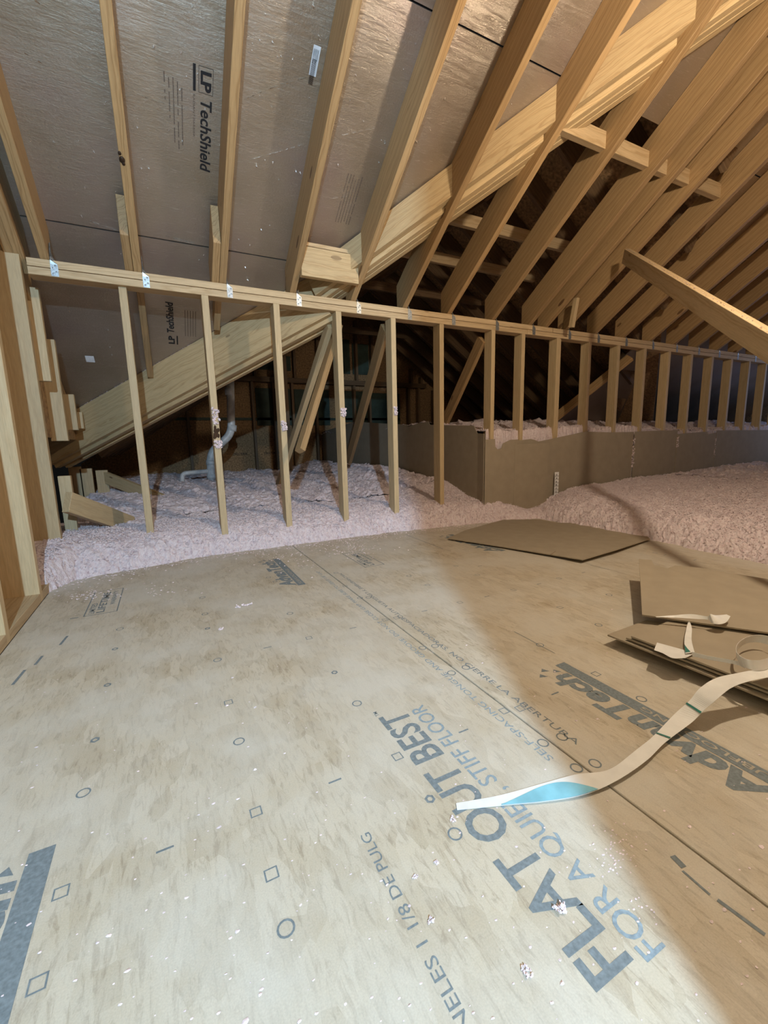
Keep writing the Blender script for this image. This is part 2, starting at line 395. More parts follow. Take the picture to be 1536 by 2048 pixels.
# cross gable over the opening
XR, ZR = 2.80, 3.01
def zl(x): return ZR-SL*(XR-x)
def zrt(x): return ZR-SL*(x-XR)
YF = 7.0
slab('ceiling', [(XR, 1.12, ZR), (-.9, 4.75, zl(-.9)), (-.9, YF, zl(-.9)), (XR, YF, ZR)], .012, M_OSB, (-SA, 0, CA))
slab('ceiling', [(XR, .97, ZR), (XR, YF, ZR), (7.2, YF, zrt(7.2)), (7.2, 4.4, zrt(7.2)), (4.66, 2.82, zrt(4.66))], .012, M_OSB, (SA, 0, CA))

# ------------------------------------------------------------------ walls of the place
def wallbox(name, a, b, mat):
    bm = bmesh.new(); add_box(bm, a, b); return struct(bm_obj(name, bm, mat))
# left wall sheathing follows the roof
def gable_slab(name, x0, x1, y0, y1, zb, mat):
    bm = bmesh.new(); M = Matrix(((0, 0, 1, 0), (1, 0, 0, 0), (0, 1, 0, 0), (0, 0, 0, 1)))
    add_prism(bm, [(y0, zb), (y1, zb), (y1, zsh(y1)-.01), (y0, zsh(y0)-.01)], x0, x1, M); return struct(bm_obj(name, bm, mat))
gable_slab('wall_left', -.69, -.675, RIDGE_Y, 2.86, -.3, M_OSB)
gable_slab('wall_left', -.60, -.59, 2.86, 4.1, .72, M_OSB)
wallbox('wall_left', (-.96, 2.87, -.2), (-.945, 4.5, .80), M_OSB)
wallbox('wall_left', (-2.2, -6.2, -.3), (-2.18, RIDGE_Y, 1.3), M_OSB)
wallbox('wall_right', (9.5, -6.2, -.3), (9.52, 4.4, 3.4), M_OSB)
wallbox('wall_front', (-2.2, -6.2, -.3), (9.5, -6.18, 1.2), M_OSB)
# unseen partition added behind the camera; its doorway edge cuts off the cool light
wallbox('wall_front', (.162, -.57, 0), (4.2, -.55, 3.5), M_OSB)
# far gable wall
bm = bmesh.new(); M = Matrix(((1, 0, 0, 0), (0, 0, -1, 0), (0, 1, 0, 0), (0, 0, 0, 1)))
add_prism(bm, [(-1, -.3), (7.0, -.3), (7.0, zrt(7.0)-.02), (XR, ZR-.02), (-1, zl(-1)-.02)], -7.02, -7.0, M)
wall_back = struct(bm_obj('wall_back', bm, M_OSB))
bm = bmesh.new()
for x0, x1, z0, z1 in ((1.35, 1.93, 1.80, 2.02), (1.35, 1.93, .95, 1.52), (1.96, 2.55, .95, 1.52), (2.66, 3.25, 1.0, 1.52), (3.0, 3.30, 1.8, 2.3), (2.66, 2.95, 1.8, 2.35), (3.28, 3.9, .8, 1.5), (-.5, 3.9, 1.03, 1.07)):
    add_box(bm, (x0, 6.975, z0), (x1, 6.995, z1))
bm_obj('green_panel', bm, M_ZIP, wall_back)
p = Print((0, 6.994, 0), (1, 0, 0), (0, 0, 1), .002)
for k, x in enumerate((.95, 1.42, 1.62)): p.text('STRUCTURAL', x, .50, .22, .035, .01)
p.build('panel_print', M_BLK, wall_back)

# ------------------------------------------------------------------ knee wall
SP = .4064; U0 = -.5005
ORD = ['first', 'second', 'third', 'fourth', 'fifth', 'sixth', 'seventh', 'eighth', 'ninth', 'tenth', 'eleventh', 'twelfth', 'thirteenth', 'fourteenth', 'fifteenth', 'sixteenth', 'seventeenth', 'eighteenth', 'nineteenth', 'twentieth', 'twenty-first', 'twenty-second', 'twenty-third', 'twenty-fourth']
def plate(name, x0, x1, z0, z1, y0, y1, mat):
    return board(name, ((x0), (y0+y1)/2, (z0+z1)/2), (x1, (y0+y1)/2, (z0+z1)/2), z1-z0, y1-y0, (0, 0, 1), mat)
tag(plate('top_plate', -.505, 3.06, 1.5355, 1.572, D, D+.089, M_PLATE), 'upper top plate board of the knee wall, left length, carrying shiny rafter clips', 'plate')
tag(plate('top_plate', 3.065, 9.45, 1.5355, 1.572, D, D+.089, M_PLATE), 'upper top plate board of the knee wall, right length running into the dim end', 'plate')
tag(plate('top_plate', -.505, 2.77, 1.496, 1.5325, D, D+.089, M_PLATE), 'lower top plate board of the knee wall resting on the left stud tops', 'plate')
tag(plate('top_plate', 2.774, 9.45, 1.496, 1.5325, D, D+.089, M_PLATE), 'lower top plate board of the knee wall resting on the right stud tops', 'plate')
tag(plate('bottom_plate', -.53, 9.45, -.04, -.002, D, D+.089, M_PLATE), 'bottom plate of the knee wall buried in pink insulation', 'plate')
special = {2: 'two pink tufts, beside the white pipe', 3: 'one pink tuft stuck at mid height', 4: 'a whitish tuft and pale face', 5: 'a faint small tuft at mid height', 6: 'no tufts, left of the cardboard corner', 1: 'the valley beam low behind it', 9: 'a doubled thickness and bright edge', 11: 'a rough bark-edged right side'}
tufted = {}
for k in range(1, 24):
    xr = U0+SP*k
    if k == 7: xr = 2.432
    y0 = D+.001 if k > 1 else D+.03
    zb = -.002
    M = frame((xr-.019, (y0+y0+.087)/2, zb), (0, 0, 1), (0, 1, 0))
    bm = bmesh.new(); add_prism(bm, [(0, -.0435), (1.4965-zb, -.0435), (1.4965-zb, .0435), (0, .0435)], -.019, .019, None, .0015)
    if k == 9: add_prism(bm, [(0, -.030), (1.4965-zb, -.030), (1.4965-zb, .0435), (0, .0435)], -.048, -.021, None, .001)
    o = bm_obj('wall_stud', bm, M_STUD); o.matrix_world = M
    extra = 'with '+special[k] if k in special else ('standing behind the cardboard baffle' if k < 17 else 'in the dim far right end')
    tag(o, '%s knee wall stud from the left, %s' % (ORD[k-1], extra), 'stud', 'knee wall studs under the top plate')

# ------------------------------------------------------------------ left wall of 2x6 studs
P_Y = [(1.79, None), (2.245, None), (2.775, 1.67)]
for i, (yf, zt) in enumerate(P_Y):
    zt = zt or zbot(yf+.02)-.02
    o = board('side_wall_post', (-.6, yf+.019, (.0 if i < 2 else -.05)), (-.6, yf+.019, zt), .14, .038, (-1, 0, 0), M_STUD)
    tag(o, ['bright upright post at the left edge of the photo, bottom just in view', 'upright 2x6 post of the left wall, foot resting on the bare sole plate', 'upright 2x6 post at the left end of the knee wall, its squared top in view'][i], 'post', 'left wall posts')
for i, (yf, z0, zt) in enumerate(((3.0, 1.02, 1.50), (3.245, .70, 1.29), (3.66, .78, 1.02), (3.92, .80, .92))):
    x1 = -.515 if i else -.50
    o = board('side_wall_post', (-.555, yf+.019, z0), (-.555, yf+.019, zt), .085, .038, (-1, 0, 0), M_STUD)
    tag(o, ['short cut block hanging under the left end of the top plate', 'pale left wall stud behind the knee wall with a sloped-off top', 'short pale stud behind the low end of the valley beam', 'lowest short stud at the eave behind the valley beam'][i], 'post', 'short studs behind the knee wall')
o = board('side_wall_post', (-.515, 3.0, .05), (-.515, 3.0, .50), .06, .038, (-1, 0, 0), M_STUD)
tag(o, 'short stud under the low end of the valley beam by the left wall', 'post')
o = board('sole_plate', (-.60, -3.2, .019), (-.60, 2.44, .019), .038, .14, (0, 0, 1), M_PLATE)
tag(o, 'flat sole plate along the left wall at the edge of the subfloor', 'plate')

# ------------------------------------------------------------------ rafters of the main roof
def rafter(xr, ylow, yhigh, name='rafter', dep=.184, mat=M_RAFT, tailcut=.06):
    """xr: right face. bottom edge follows zbot. plumb cuts at both ends"""
    L = (ylow-yhigh)/CA; t = dep*SL
    poly = [(0, 0), (L, 0), (L+t, dep), (t, dep)]      # plumb cuts
    M = frame((xr-.019, ylow, zbot(ylow)), (0, -CA, SA), (0, SA, CA))
    bm = bmesh.new(); add_prism(bm, poly, -.019, .019, None, .0015)
    # keep only shape; local z -> world -X or +X
    o = bm_obj(name, bm, mat); o.matrix_world = M; return o
RX = [-.512, -.412, -.012, .416, .828, 1.236, 1.630, 2.010, 2.432, 2.826, 3.012, 3.255, 3.635, 4.035, 4.455, 4.86, 5.27, 5.68, 6.08, 6.49, 6.9, 7.3, 7.7, 8.1, 8.5]
rl = ['doubled against the left wall', 'ending at the leftmost metal clip', 'with a big black knot on it', 'just right of the large printed logo', 'with a white barcode sticker on its side',
      'next to the blocking board above the plate', 'left of the crossing valley beam', 'in front of the valley beam', 'crossing the upper valley beam', 'with a dark split near its foot', 'nailed close beside its neighbour', 'with the leaning brace nailed near it']
for i, x in enumerate(RX):
    # rafters 2..3 run on past the wall down to the valley
    ylow = D+.0895
    o = rafter(x, ylow, RIDGE_Y+.02)
    extra = rl[i] if i < len(rl) else ('over the cardboard baffle' if i < 17 else 'in the dim far end')
    tag(o, '%s roof rafter from the left, %s' % (ORD[i] if i < len(ORD) else 'last', extra), 'rafter', 'main roof rafters')
for i, (x, yt, ylo) in enumerate(((-.052, 2.62, 2.86), (.376, 2.585, 2.86), )):
    o = rafter(x, ylo, yt, 'sister_board', dep=.15)
    tag(o, ['short board sistered to the left side of the rafter with the black knot', 'short board sistered to the left side of the rafter beside the large printed logo'][i], 'board', 'sister boards')
tag(rafter(-.51-.04, D+.3, RIDGE_Y+.1, 'rafter'), 'rafter flush against the left wall beside the tall corner post', 'rafter')
for x, ylo, lab in ((-.014, 3.60, 'narrow lower rafter below the top plate, ending on the valley beam'), (.414, 3.20, 'narrow lower rafter below the top plate, just right of the second stud')):
    M = frame((x-.019, ylo, zbot(ylo)+.115), (0, -CA, SA), (0, SA, CA)); L = (ylo-2.87)/CA
    bm = bmesh.new(); add_prism(bm, [(0, 0), (L, 0), (L+.05, .08), (.05, .08)], -.019, .019, None, .0015)
    o = bm_obj('rafter', bm, M_RAFT); o.matrix_world = M; tag(o, lab, 'rafter')
# dark knot on the second rafter
kq = onx(252, 337, -.05)
bm = bmesh.new()
yk = onx(250, 330, -.031).y
for dy, rr, dx in ((0, .020, 0), (.012, .012, .004), (-.02, .012, -.006)):
    bmesh.ops.create_icosphere(bm, subdivisions=2, radius=rr, matrix=Matrix.Translation((-.040+dx, yk+dy, zbot(yk+dy)+.004)) @ Matrix.Diagonal((.6, 1.2, .5, 1)))
kn = [o for o in COL.objects if o.name.startswith('rafter') and 'big black knot' in o.get('label', '')][0]
o = bm_obj('knot', bm, simple('knot_dark', (.035, .02, .012), .6), None, True); o.parent = kn; o.matrix_parent_inverse = kn.matrix_world.inverted()
# blocking between rafters
o = board('blocking', (.829, 2.66, 1.715), (1.197, 2.66, 1.715), .165, .038, (0, 0, 1), M_LVL)
tag(o, 'horizontal blocking board between two rafters just above the top plate', 'board')
o = board('blocking', (.829, 2.70, 1.815), (1.197, 2.70, 1.815), .022, .10, (0, 0, 1), M_PLATE)
tag(o, 'thin flat strip lying on top of the blocking board between two rafters', 'board')

# ------------------------------------------------------------------ valley beam (plies are its parts)
vb = empty('valley_beam', (-.6, 4.10, .6))
tag(vb, 'long laminated valley beam slanting up from the left wall across the attic', 'beam')
def ply(a, b, za, zb_, dep, thk, off, mat=M_LVL, up_off=0.):
    """a,b plan points of the camera-side face, za zb_ top heights"""
    A = Vector((a[0], a[1], za)); B = Vector((b[0], b[1], zb_)); d = (B-A).normalized()
    h = Vector((d.x, d.y, 0)).normalized(); nrm = Vector((-h.y, h.x, 0))    # away from camera (+Y side)
    if nrm.y < 0: nrm = -nrm
    up = (Vector((0, 0, 1))-d*d.z).normalized()
    c = nrm*(off+thk/2)-up*(dep/2-up_off)
    o = board('ply', A+c, B+c, dep, thk, up, mat)
    o.parent = vb; o.matrix_parent_inverse = vb.matrix_world.inverted(); return o
bpy.context.view_layer.update()
A1, B1 = (-.90, 4.303), (.98, 2.87); ZA1 = .778; ZB1 = 1.735
for k, dd in enumerate((.27, .285, .285, .30, .24)):
    ply(A1, B1, ZA1, ZB1, dd, .043, k*.045, M_LVL, -.012*(k == 1))
A2, B2 = (.92, 2.865), (3.0, .80)
z2 = lambda p_: 1.987+(1.31-p_[0])*-.676
for k, dd in enumerate((.150, .172, .176, .178)):
    ply(A2, B2, z2(A2), z2(B2), dd, .043, k*.045+(.0 if k == 0 else .01), M_LVL)

# ------------------------------------------------------------------ cross gable framing
def cboard(name, p0, p1, wid, thk, up, mat, lab, cat, grp=None):
    return tag(board(name, p0, p1, wid, thk, up, mat), lab, cat, grp)
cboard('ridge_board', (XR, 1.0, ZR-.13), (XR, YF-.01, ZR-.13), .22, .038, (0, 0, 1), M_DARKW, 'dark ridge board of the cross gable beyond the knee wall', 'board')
y = 1.35; 
dn = .11/CA
while y < YF-.1:
    xl = max(-.7, (3.77-y)+.12) if y < 4.3 else -.55
    if xl < XR-.1:
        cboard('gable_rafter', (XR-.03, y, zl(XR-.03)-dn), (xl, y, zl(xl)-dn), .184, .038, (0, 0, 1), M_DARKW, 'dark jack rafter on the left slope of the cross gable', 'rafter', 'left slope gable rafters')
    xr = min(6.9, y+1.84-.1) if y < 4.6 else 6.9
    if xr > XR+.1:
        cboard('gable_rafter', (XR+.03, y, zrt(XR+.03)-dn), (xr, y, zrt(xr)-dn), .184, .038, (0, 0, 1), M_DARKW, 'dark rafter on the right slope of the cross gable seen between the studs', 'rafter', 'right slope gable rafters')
    y += SP
for y, z in ((1.86, 2.3), (2.90, 2.3), (3.55, 2.3), (4.4, 2.3), (5.2, 2.3), (6.2, 2.3)):
    hw = (ZR-.25-z)/SL
    cboard('collar_tie', (XR-hw-.12, y, z), (XR+hw+.12, y, z), .089, .038, (0, 0, 1), M_PLATE if y < 4 else M_DARKW, 'horizontal collar tie of the cross gable, '+{1.86: 'nearest the camera and brightest', 2.9: 'second from the camera', 3.55: 'third from the camera'}.get(y, 'in the dark beyond the wall'), 'beam', 'collar ties')  # far ties take the darkened wood to look dimmer
# far wall framing
xs = [.36, .77, 1.29, 1.61, 1.91, 2.3, 2.70, 2.98, 3.27, 3.65, 4.05, 4.26, 4.59, 5.0]
for i, x in enumerate(xs):
    zt = min(zl(x), zrt(x))-.24
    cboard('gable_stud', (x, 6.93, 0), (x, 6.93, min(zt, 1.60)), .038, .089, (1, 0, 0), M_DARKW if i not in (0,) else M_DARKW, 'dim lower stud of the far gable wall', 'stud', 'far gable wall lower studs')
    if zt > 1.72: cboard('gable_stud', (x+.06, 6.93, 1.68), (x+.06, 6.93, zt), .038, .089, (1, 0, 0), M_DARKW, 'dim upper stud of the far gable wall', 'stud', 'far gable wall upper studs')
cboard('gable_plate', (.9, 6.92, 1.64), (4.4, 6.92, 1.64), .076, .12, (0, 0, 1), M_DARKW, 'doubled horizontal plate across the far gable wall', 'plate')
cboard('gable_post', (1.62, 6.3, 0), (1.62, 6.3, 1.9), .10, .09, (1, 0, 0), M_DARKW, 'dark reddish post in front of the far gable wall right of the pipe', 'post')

for x, zt, lab in ((150, .50, 'pale short upright under the low end of the valley beam, left one'), (172, .48, 'grey short upright under the low end of the valley beam, middle one'), (203, .46, 'pale short upright under the low end of the valley beam, beside the far kicker')):
    q = ony(x, 940, 4.55); cboard('cripple_stud', (q.x, 4.55, .05), (q.x, 4.55, zt), .09, .038, (1, 0, 0), M_STUD, lab, 'stud')
# leaning braces
def brace(p0, p1, lab, wid=.089, thk=.038, up=None, mat=M_STUD, name='diagonal_brace'):
    p0 = Vector(p0); p1 = Vector(p1)
    return cboard(name, p0, p1, wid, thk, up or (1, 0, 0), mat, lab, 'brace', 'diagonal braces')
brace((1.085, D+.12, 1.44), onz(552, 985, .16), 'pale brace leaning from the top of the tufted fourth stud down to the insulation', wid=.07, up=(0, 1, .3))
brace((1.18, D+.20, 1.46), tuple(onz(600, 902, .58)*.62+Vector((0, 0, CAMZ*.38))), 'reddish brace hanging behind the pale leaning one, its cut end in the air', wid=.06, up=(0, 1, .3), mat=M_RAFT)
brace((1.515, D+.13, 1.46), (2.25*.82, 5.0*.9, .45), 'thin brace behind the fifth stud, its foot hidden by the dark cardboard', up=(0, 1, .3), mat=M_RAFT)
brace((2.39, D+.11, 1.45), tuple(onx(888, 848, 2.46)), 'brown brace leaning left from the seventh stud behind the cardboard', up=(0, 1, .3), mat=M_RAFT)
brace((4.30, D+.12, 1.43), (3.62, D+.75, .66), 'brown brace leaning left behind the studs over the cardboard baffle', up=(0, 1, .3), mat=M_RAFT)
brace(tuple(onx(1252, 512, 3.07)), tuple(Vector(onx(1252, 512, 3.07)).lerp(onx(1536, 690, 2.05), 1.35)), 'fuzzy bright brace slanting down from a rafter to the right edge', up=(0, 0, 1), mat=M_PLATE)
cboard('small_prop', onx(1143, 655, 3.12), onx(1153, 596, 3.12), .03, .038, (1, 0, 0), M_STUD, 'little upright prop on the top plate between two rafters', 'board')
brace(onx(134, 1004, -.48), tuple(onz(262, 1050, .15)), 'short stout kicker from the left wall down into the pink insulation, nearer the camera', wid=.11, up=(0, 0, 1))
brace(onx(207, 953, -.50), tuple(onz(325, 1000, .20)), 'short kicker from the left wall into the insulation, farther back', wid=.10, up=(0, 0, 1))

# ------------------------------------------------------------------ hurricane clips
def make_clip():
    bm = bmesh.new(); t = .0016
    # lower tab on the plate face, twisted neck, upper tab on the rafter side (local: x right, y into scene, z up)
    prof = [(0, 0, 0, .030, 0), (0, 0, .03, .032, 0), (0, 0, .055, .030, 0), (-.004, .004, .075, .024, .6), (-.010, .013, .095, .022, 1.2), (-.012, .020, .12, .024, 1.5), (-.012, .030, .155, .020, 1.55), (-.012, .036, .168, .006, 1.55)]
    prev = None
    for x, y, z, wd, a in prof:
        c = Vector((x, y, z)); d = Vector((math.cos(a), math.sin(a), 0))*wd/2; n = Vector((math.sin(a), -math.cos(a), 0))*t
        ring = [bm.verts.new(c-d), bm.verts.new(c+d), bm.verts.new(c+d+n), bm.verts.new(c-d+n)]
        if prev:
            for k in range(4): bm.faces.new((prev[k], prev[(k+1) % 4], ring[(k+1) % 4], ring[k]))
        else: bm.faces.new(ring)
        prev = ring
    bm.faces.new(prev[::-1]); bmesh.ops.recalc_face_normals(bm, faces=bm.faces[:])
    for hx, hz in ((-.006, .012), (.008, .022), (-.004, .038), (.006, .05)):
        bmesh.ops.create_uvsphere(bm, u_segments=8, v_segments=4, radius=.0045, matrix=Matrix.Translation((hx, -.002, hz)) @ Matrix.Diagonal((1, .5, 1, 1)))
    return bm_obj('rafter_clip', bm, M_GALV)
c0 = make_clip(); first = True
for i, x in enumerate(RX):
    if i == 0 or i == 10: continue
    c = c0 if first else c0.copy()
    if not first: COL.objects.link(c)
    first = False
    c.location = (x+.016, D-.0004, 1.498); c.rotation_euler = (0, 0, random.uniform(-.06, .06))
    n = i if i < 10 else i-1
    tag(c, '%s metal rafter clip from the left along the knee wall top plate' % (ORD[n-1]), 'clip', 'metal clips tying rafters to the plate')

# ------------------------------------------------------------------ pink loose-fill insulation
def vnoise(x, y, f, seed):
    X = x*f; Y = y*f; xi = np.floor(X).astype(int); yi = np.floor(Y).astype(int); fx = X-xi; fy = Y-yi
    fx = fx*fx*(3-2*fx); fy = fy*fy*(3-2*fy)
    def h(a, b):
        n = (a*374761393+b*668265263+seed*974711) & 0xffffffff; n = ((n ^ (n >> 13))*1274126177) & 0xffffffff
        return ((n ^ (n >> 16)) & 0xffff)/65535.
    return (h(xi, yi)*(1-fx)+h(xi+1, yi)*fx)*(1-fy)+(h(xi, yi+1)*(1-fx)+h(xi+1, yi+1)*fx)*fy
def fbm(x, y, f, o, seed, g=.55):
    s = 0; a = 1; t = 0
    for k in range(o): s = s+a*vnoise(x, y, f*2**k, seed+k); t += a; a *= g
    return s/t
def edgeY(x): return np.interp(x, [-.7, -.54, -.45, .13, 1.1, 1.6, 2.33, 2.68, 3.2], [2.28, 2.36, 2.55, 2.683, 2.69, 2.66, 2.57, 2.49, 2.3])
def edgeX(y): return np.interp(y, [-3, .9, 1.1, 1.6, 2.5], [2.60, 2.605, 2.62, 2.66, 2.68])
def smooth(a, b, x):
    t = np.clip((x-a)/(b-a), 0, 1); return t*t*(3-2*t)
def h_front(x, y):
    d = np.maximum(y-edgeY(x), x-edgeX(y))
    d = d+.05*(fbm(x, y, 14, 3, 5)-.5)
    h = -.012+.185*(1-np.exp(-np.maximum(d, 0)/.085))
    h = h+.06*smooth(3.0, 6.5, x)+.035*smooth(.3, 1.6, d)
    h = h*(1-.80*np.exp(-(((x-2.78)/.26)**2+((y-2.68)/.16)**2)))
    h = h+.05*smooth(3.3, 4.6, y)+.10*smooth(1.6, 2.25, x)*smooth(2.86, 3.3, y)*(x < 2.31)
    return h, d
def grid(name, x0, x1, y0, y1, dx, dy, fn, amp, kindname):
    xs_ = np.arange(x0, x1+dx*.5, dx); ys_ = np.arange(y0, y1+dy*.5, dy)
    X, Y = np.meshgrid(xs_, ys_); H, d = fn(X, Y)
    H = H+amp*(fbm(X, Y, 5, 3, 11)-.5)*1.6*np.clip(d*6, 0.1, 1)+amp*1.1*(fbm(X, Y, 38, 3, 21, .7)-.5)*np.clip(d*20, .15, 1)
    jx = (fbm(X, Y, 60, 2, 31)-.5)*dx*2; jy = (fbm(X, Y, 60, 2, 41)-.5)*dy*2
    V = np.stack([X+jx, Y+jy, H], -1).reshape(-1, 3); ny, nx = X.shape
    idx = np.arange(ny*nx).reshape(ny, nx)
    keep = (d > -.015)
    F = np.stack([idx[:-1, :-1], idx[:-1, 1:], idx[1:, 1:], idx[1:, :-1]], -1)
    K = keep[:-1, :-1] & keep[:-1, 1:] & keep[1:, 1:] & keep[1:, :-1]
    return V, F[K]
def flakes(fn, boxes, n, size):
    """little curled flakes standing on the surface"""
    V = []; F = []
    for (x0, x1, y0, y1), m in zip(boxes, n):
        px = rng.uniform(x0, x1, m); py = rng.uniform(y0, y1, m); H, d = fn(px, py)
        H = H+.03*(fbm(px, py, 5, 3, 11)-.5)*1.6*np.clip(d*6, 0.1, 1)
        ok = d > .0; px, py, H = px[ok], py[ok], H[ok]
        for X, Y, Z in zip(px, py, H):
            s = size*rng.uniform(.4, 1.25); a = rng.uniform(0, 6.28); b = rng.uniform(-.9, .9); c, e = math.cos(a), math.sin(a)
            k = len(V); u = np.array((c, e, b)); v_ = np.array((-e, c, rng.uniform(-.7, .9))); o_ = np.array((X, Y, max(Z, -.002)+size*.45))
            for uu, vv in ((-1, -.4), (1, -.6), (.9, .6), (-.7, .8)): V.append(o_+(u*uu+v_*vv)*s*.5)
            V.append(o_+np.array((0, 0, s*.5)))
            F += [(k, k+1, k+4), (k+1, k+2, k+4), (k+2, k+3, k+4), (k+3, k, k+4)]
    return np.array(V), F
def build_ins(name, grids, fl, label, mat=M_INS):
    vs = []; fs = []; off = 0
    for V, F in grids:
        vs.append(V); fs += [tuple(int(a)+off for a in f) for f in F.reshape(-1, 4)]; off += len(V)
    if fl is not None and len(fl[0]):
        vs.append(fl[0]); fs += [tuple(int(a)+off for a in f) for f in fl[1]]
    V = np.concatenate(vs); me = bpy.data.meshes.new(name); me.from_pydata(V.tolist(), [], fs); me.update()
    o = mobj(name, me, mat); return tag(o, label, 'insulation', kind='stuff')
gl = [grid('a', -.66, 2.30, 2.27, 3.3, .010, .009, h_front, .024, ''), grid('b', -.60, 2.30, 3.3, 7.0, .022, .022, h_front, .05, '')]
fl = flakes(h_front, [(-.6, 2.3, 2.3, 3.1), (-.55, 2.3, 3.1, 4.8)], (20000, 12000), .009)
build_ins('insulation', gl, fl, 'pink loose fill insulation spread under and beyond the left part of the knee wall')
gl = [grid('c', 2.30, 4.6, .4, 2.72, .012, .012, h_front, .03, ''), grid('d', 4.6, 9.4, .2, 2.72, .03, .02, h_front, .05, ''), grid('e', 2.3, 9.4, -3.2, .4, .05, .05, h_front, .05, '')]
fl = flakes(h_front, [(2.3, 4.0, .7, 2.72), (4.0, 6.5, 1.2, 2.72)], (26000, 14000), .008)
build_ins('insulation', gl, fl, 'pink loose fill insulation heaped on the right between the subfloor and the cardboard baffle')
def h_back(x, y):
    return .02+(.70+.012*np.sin(x*2.1))*smooth(2.745, 2.80, y)+.10*smooth(2.8, 3.6, y), np.ones_like(x)
def h_back2(x, y):
    h, d = h_back(x, y); return h-.0*x, d
gl = [grid('f', 2.36, 4.4, 2.753, 3.5, .012, .009, h_back, .045, ''), grid('g', 4.4, 9.4, 2.755, 3.5, .03, .02, h_back, .05, ''), grid('h', 2.36, 6.0, 3.5, 7.0, .05, .05, h_back, .06, '')]
fl = flakes(h_back, [(2.36, 6., 2.77, 3.3)], (12000,), .012)
build_ins('insulation', gl, fl, 'deep pink insulation level with the top of the cardboard baffle behind the studs')
# crumbs on the subfloor
V = []; F = []
def crumb(x, y, s, z=0.):
    k = len(V); n = 6
    for i in range(n):
        a = i*6.283/n; r = s*rng.uniform(.5, 1.1); V.append((x+math.cos(a)*r, y+math.sin(a)*r*.7, z+.0006))
    V.append((x, y, z+s*rng.uniform(.25, .6)))
    for i in range(n): F.append((k+i, k+(i+1) % n, k+n))
for _ in range(900):   # along the ragged edge
    x = rng.uniform(-.5, 2.6); y = float(edgeY(x))-abs(rng.normal(0, .07)); crumb(x, y, rng.uniform(.002, .008))
for _ in range(380):
    px, py = rng.uniform(0, 1536), rng.uniform(1160, 2048); q = onz(px, py)
    if q.x < 2.5 and q.y < 2.6 and q.x > -.5: crumb(q.x, q.y, rng.uniform(.0008, .0032)*(1 if rng.random() > .12 else 1.9))
for cx, cy, n, sp in ((700, 1095, 220, 26), (560, 1112, 160, 40), (180, 1190, 120, 26), (95, 1150, 160, 20), (330, 1180, 40, 25), (1225, 1720, 45, 25), (1275, 1810, 15, 18), (1240, 1700, 25, 20), (690, 1075, 200, 60)):
    for _ in range(n):
        q = onz(rng.normal(cx, sp), rng.normal(cy, sp*.32 if cy < 1300 else sp*1.1)); 
        if -.52 < q.x < 2.6 and q.y < 2.72: crumb(q.x, q.y, rng.uniform(.0015, .007)*(1 if cy < 1300 else .45))
me = bpy.data.meshes.new('insulation_crumbs'); me.from_pydata([tuple(v) for v in V], [], F); me.update()
tag(mobj('insulation_crumbs', me, M_TUFT), 'tiny pale pink crumbs of insulation strewn over the subfloor', 'insulation', kind='stuff')

def tuft(name, loc, sx, sy, sz, lab, n=26, mat=M_TUFT, seed=0):
    rr = random.Random(seed); bm = bmesh.new()
    for i in range(n):
        a = rr.uniform(-1, 1), rr.uniform(-1, 1), rr.uniform(-1, 1)
        s = rr.uniform(.25, .6)*min(sx, sz, max(sy, .004))*1.1
        M = Matrix.Translation((a[0]*sx*.7, a[1]*sy*.6, a[2]*sz*.8)) @ Matrix.Rotation(rr.uniform(0, 6), 4, Vector((rr.random(), rr.random(), rr.random()+.1)).normalized()) @ Matrix.Diagonal((1.6, 1, .7, 1))
        r = bmesh.ops.create_icosphere(bm, subdivisions=2, radius=s, matrix=M)
        for v in r['verts']: v.co += Vector((rr.uniform(-1, 1), rr.uniform(-1, 1), rr.uniform(-1, 1)))*s*.28
    o = bm_obj(name, bm, mat); o.location = loc; return tag(o, lab, 'insulation', 'tufts of insulation')
def sx_(k): return U0+SP*k-.019
for i, (k, z, sz, wx, lab) in enumerate(((2, ony(432, 832, D).z, .055, .026, 'long pink tuft stuck on the second stud beside the white pipe'), (2, ony(436, 889, D).z, .026, .030, 'lower pink tuft stuck on the second stud below the dark bark'),
        (3, ony(568, 852, D).z, .036, .022, 'pink tuft stuck at mid height on the third stud'), (4, ony(687, 825, D).z, .034, .022, 'whitish tuft with dark flecks stuck on the fourth stud'), (5, ony(790, 822, D).z, .034, .012, 'small faint tuft stuck on the fifth stud'))):
    tuft('insulation_tuft', (sx_(k)+.003, D-.004, z), wx, .012, sz, lab, n=38, seed=i+1)
bm = bmesh.new(); zz = ony(433, 865, D).z
for j in range(14): bmesh.ops.create_icosphere(bm, subdivisions=1, radius=.009, matrix=Matrix.Translation((random.uniform(-.014, .014), 0, random.uniform(-.03, .03))) @ Matrix.Diagonal((1, .3, 1.6, 1)))
o = bm_obj('bark_patch', bm, simple('dark_bark', (.05, .025, .012), .9)); o.location = (sx_(2), D, zz)
st2 = [q for q in COL.objects if q.name.startswith('wall_stud') and 'beside the white pipe' in q.get('label', '')][0]
o.parent = st2; bpy.context.view_layer.update(); o.matrix_parent_inverse = st2.matrix_world.inverted()
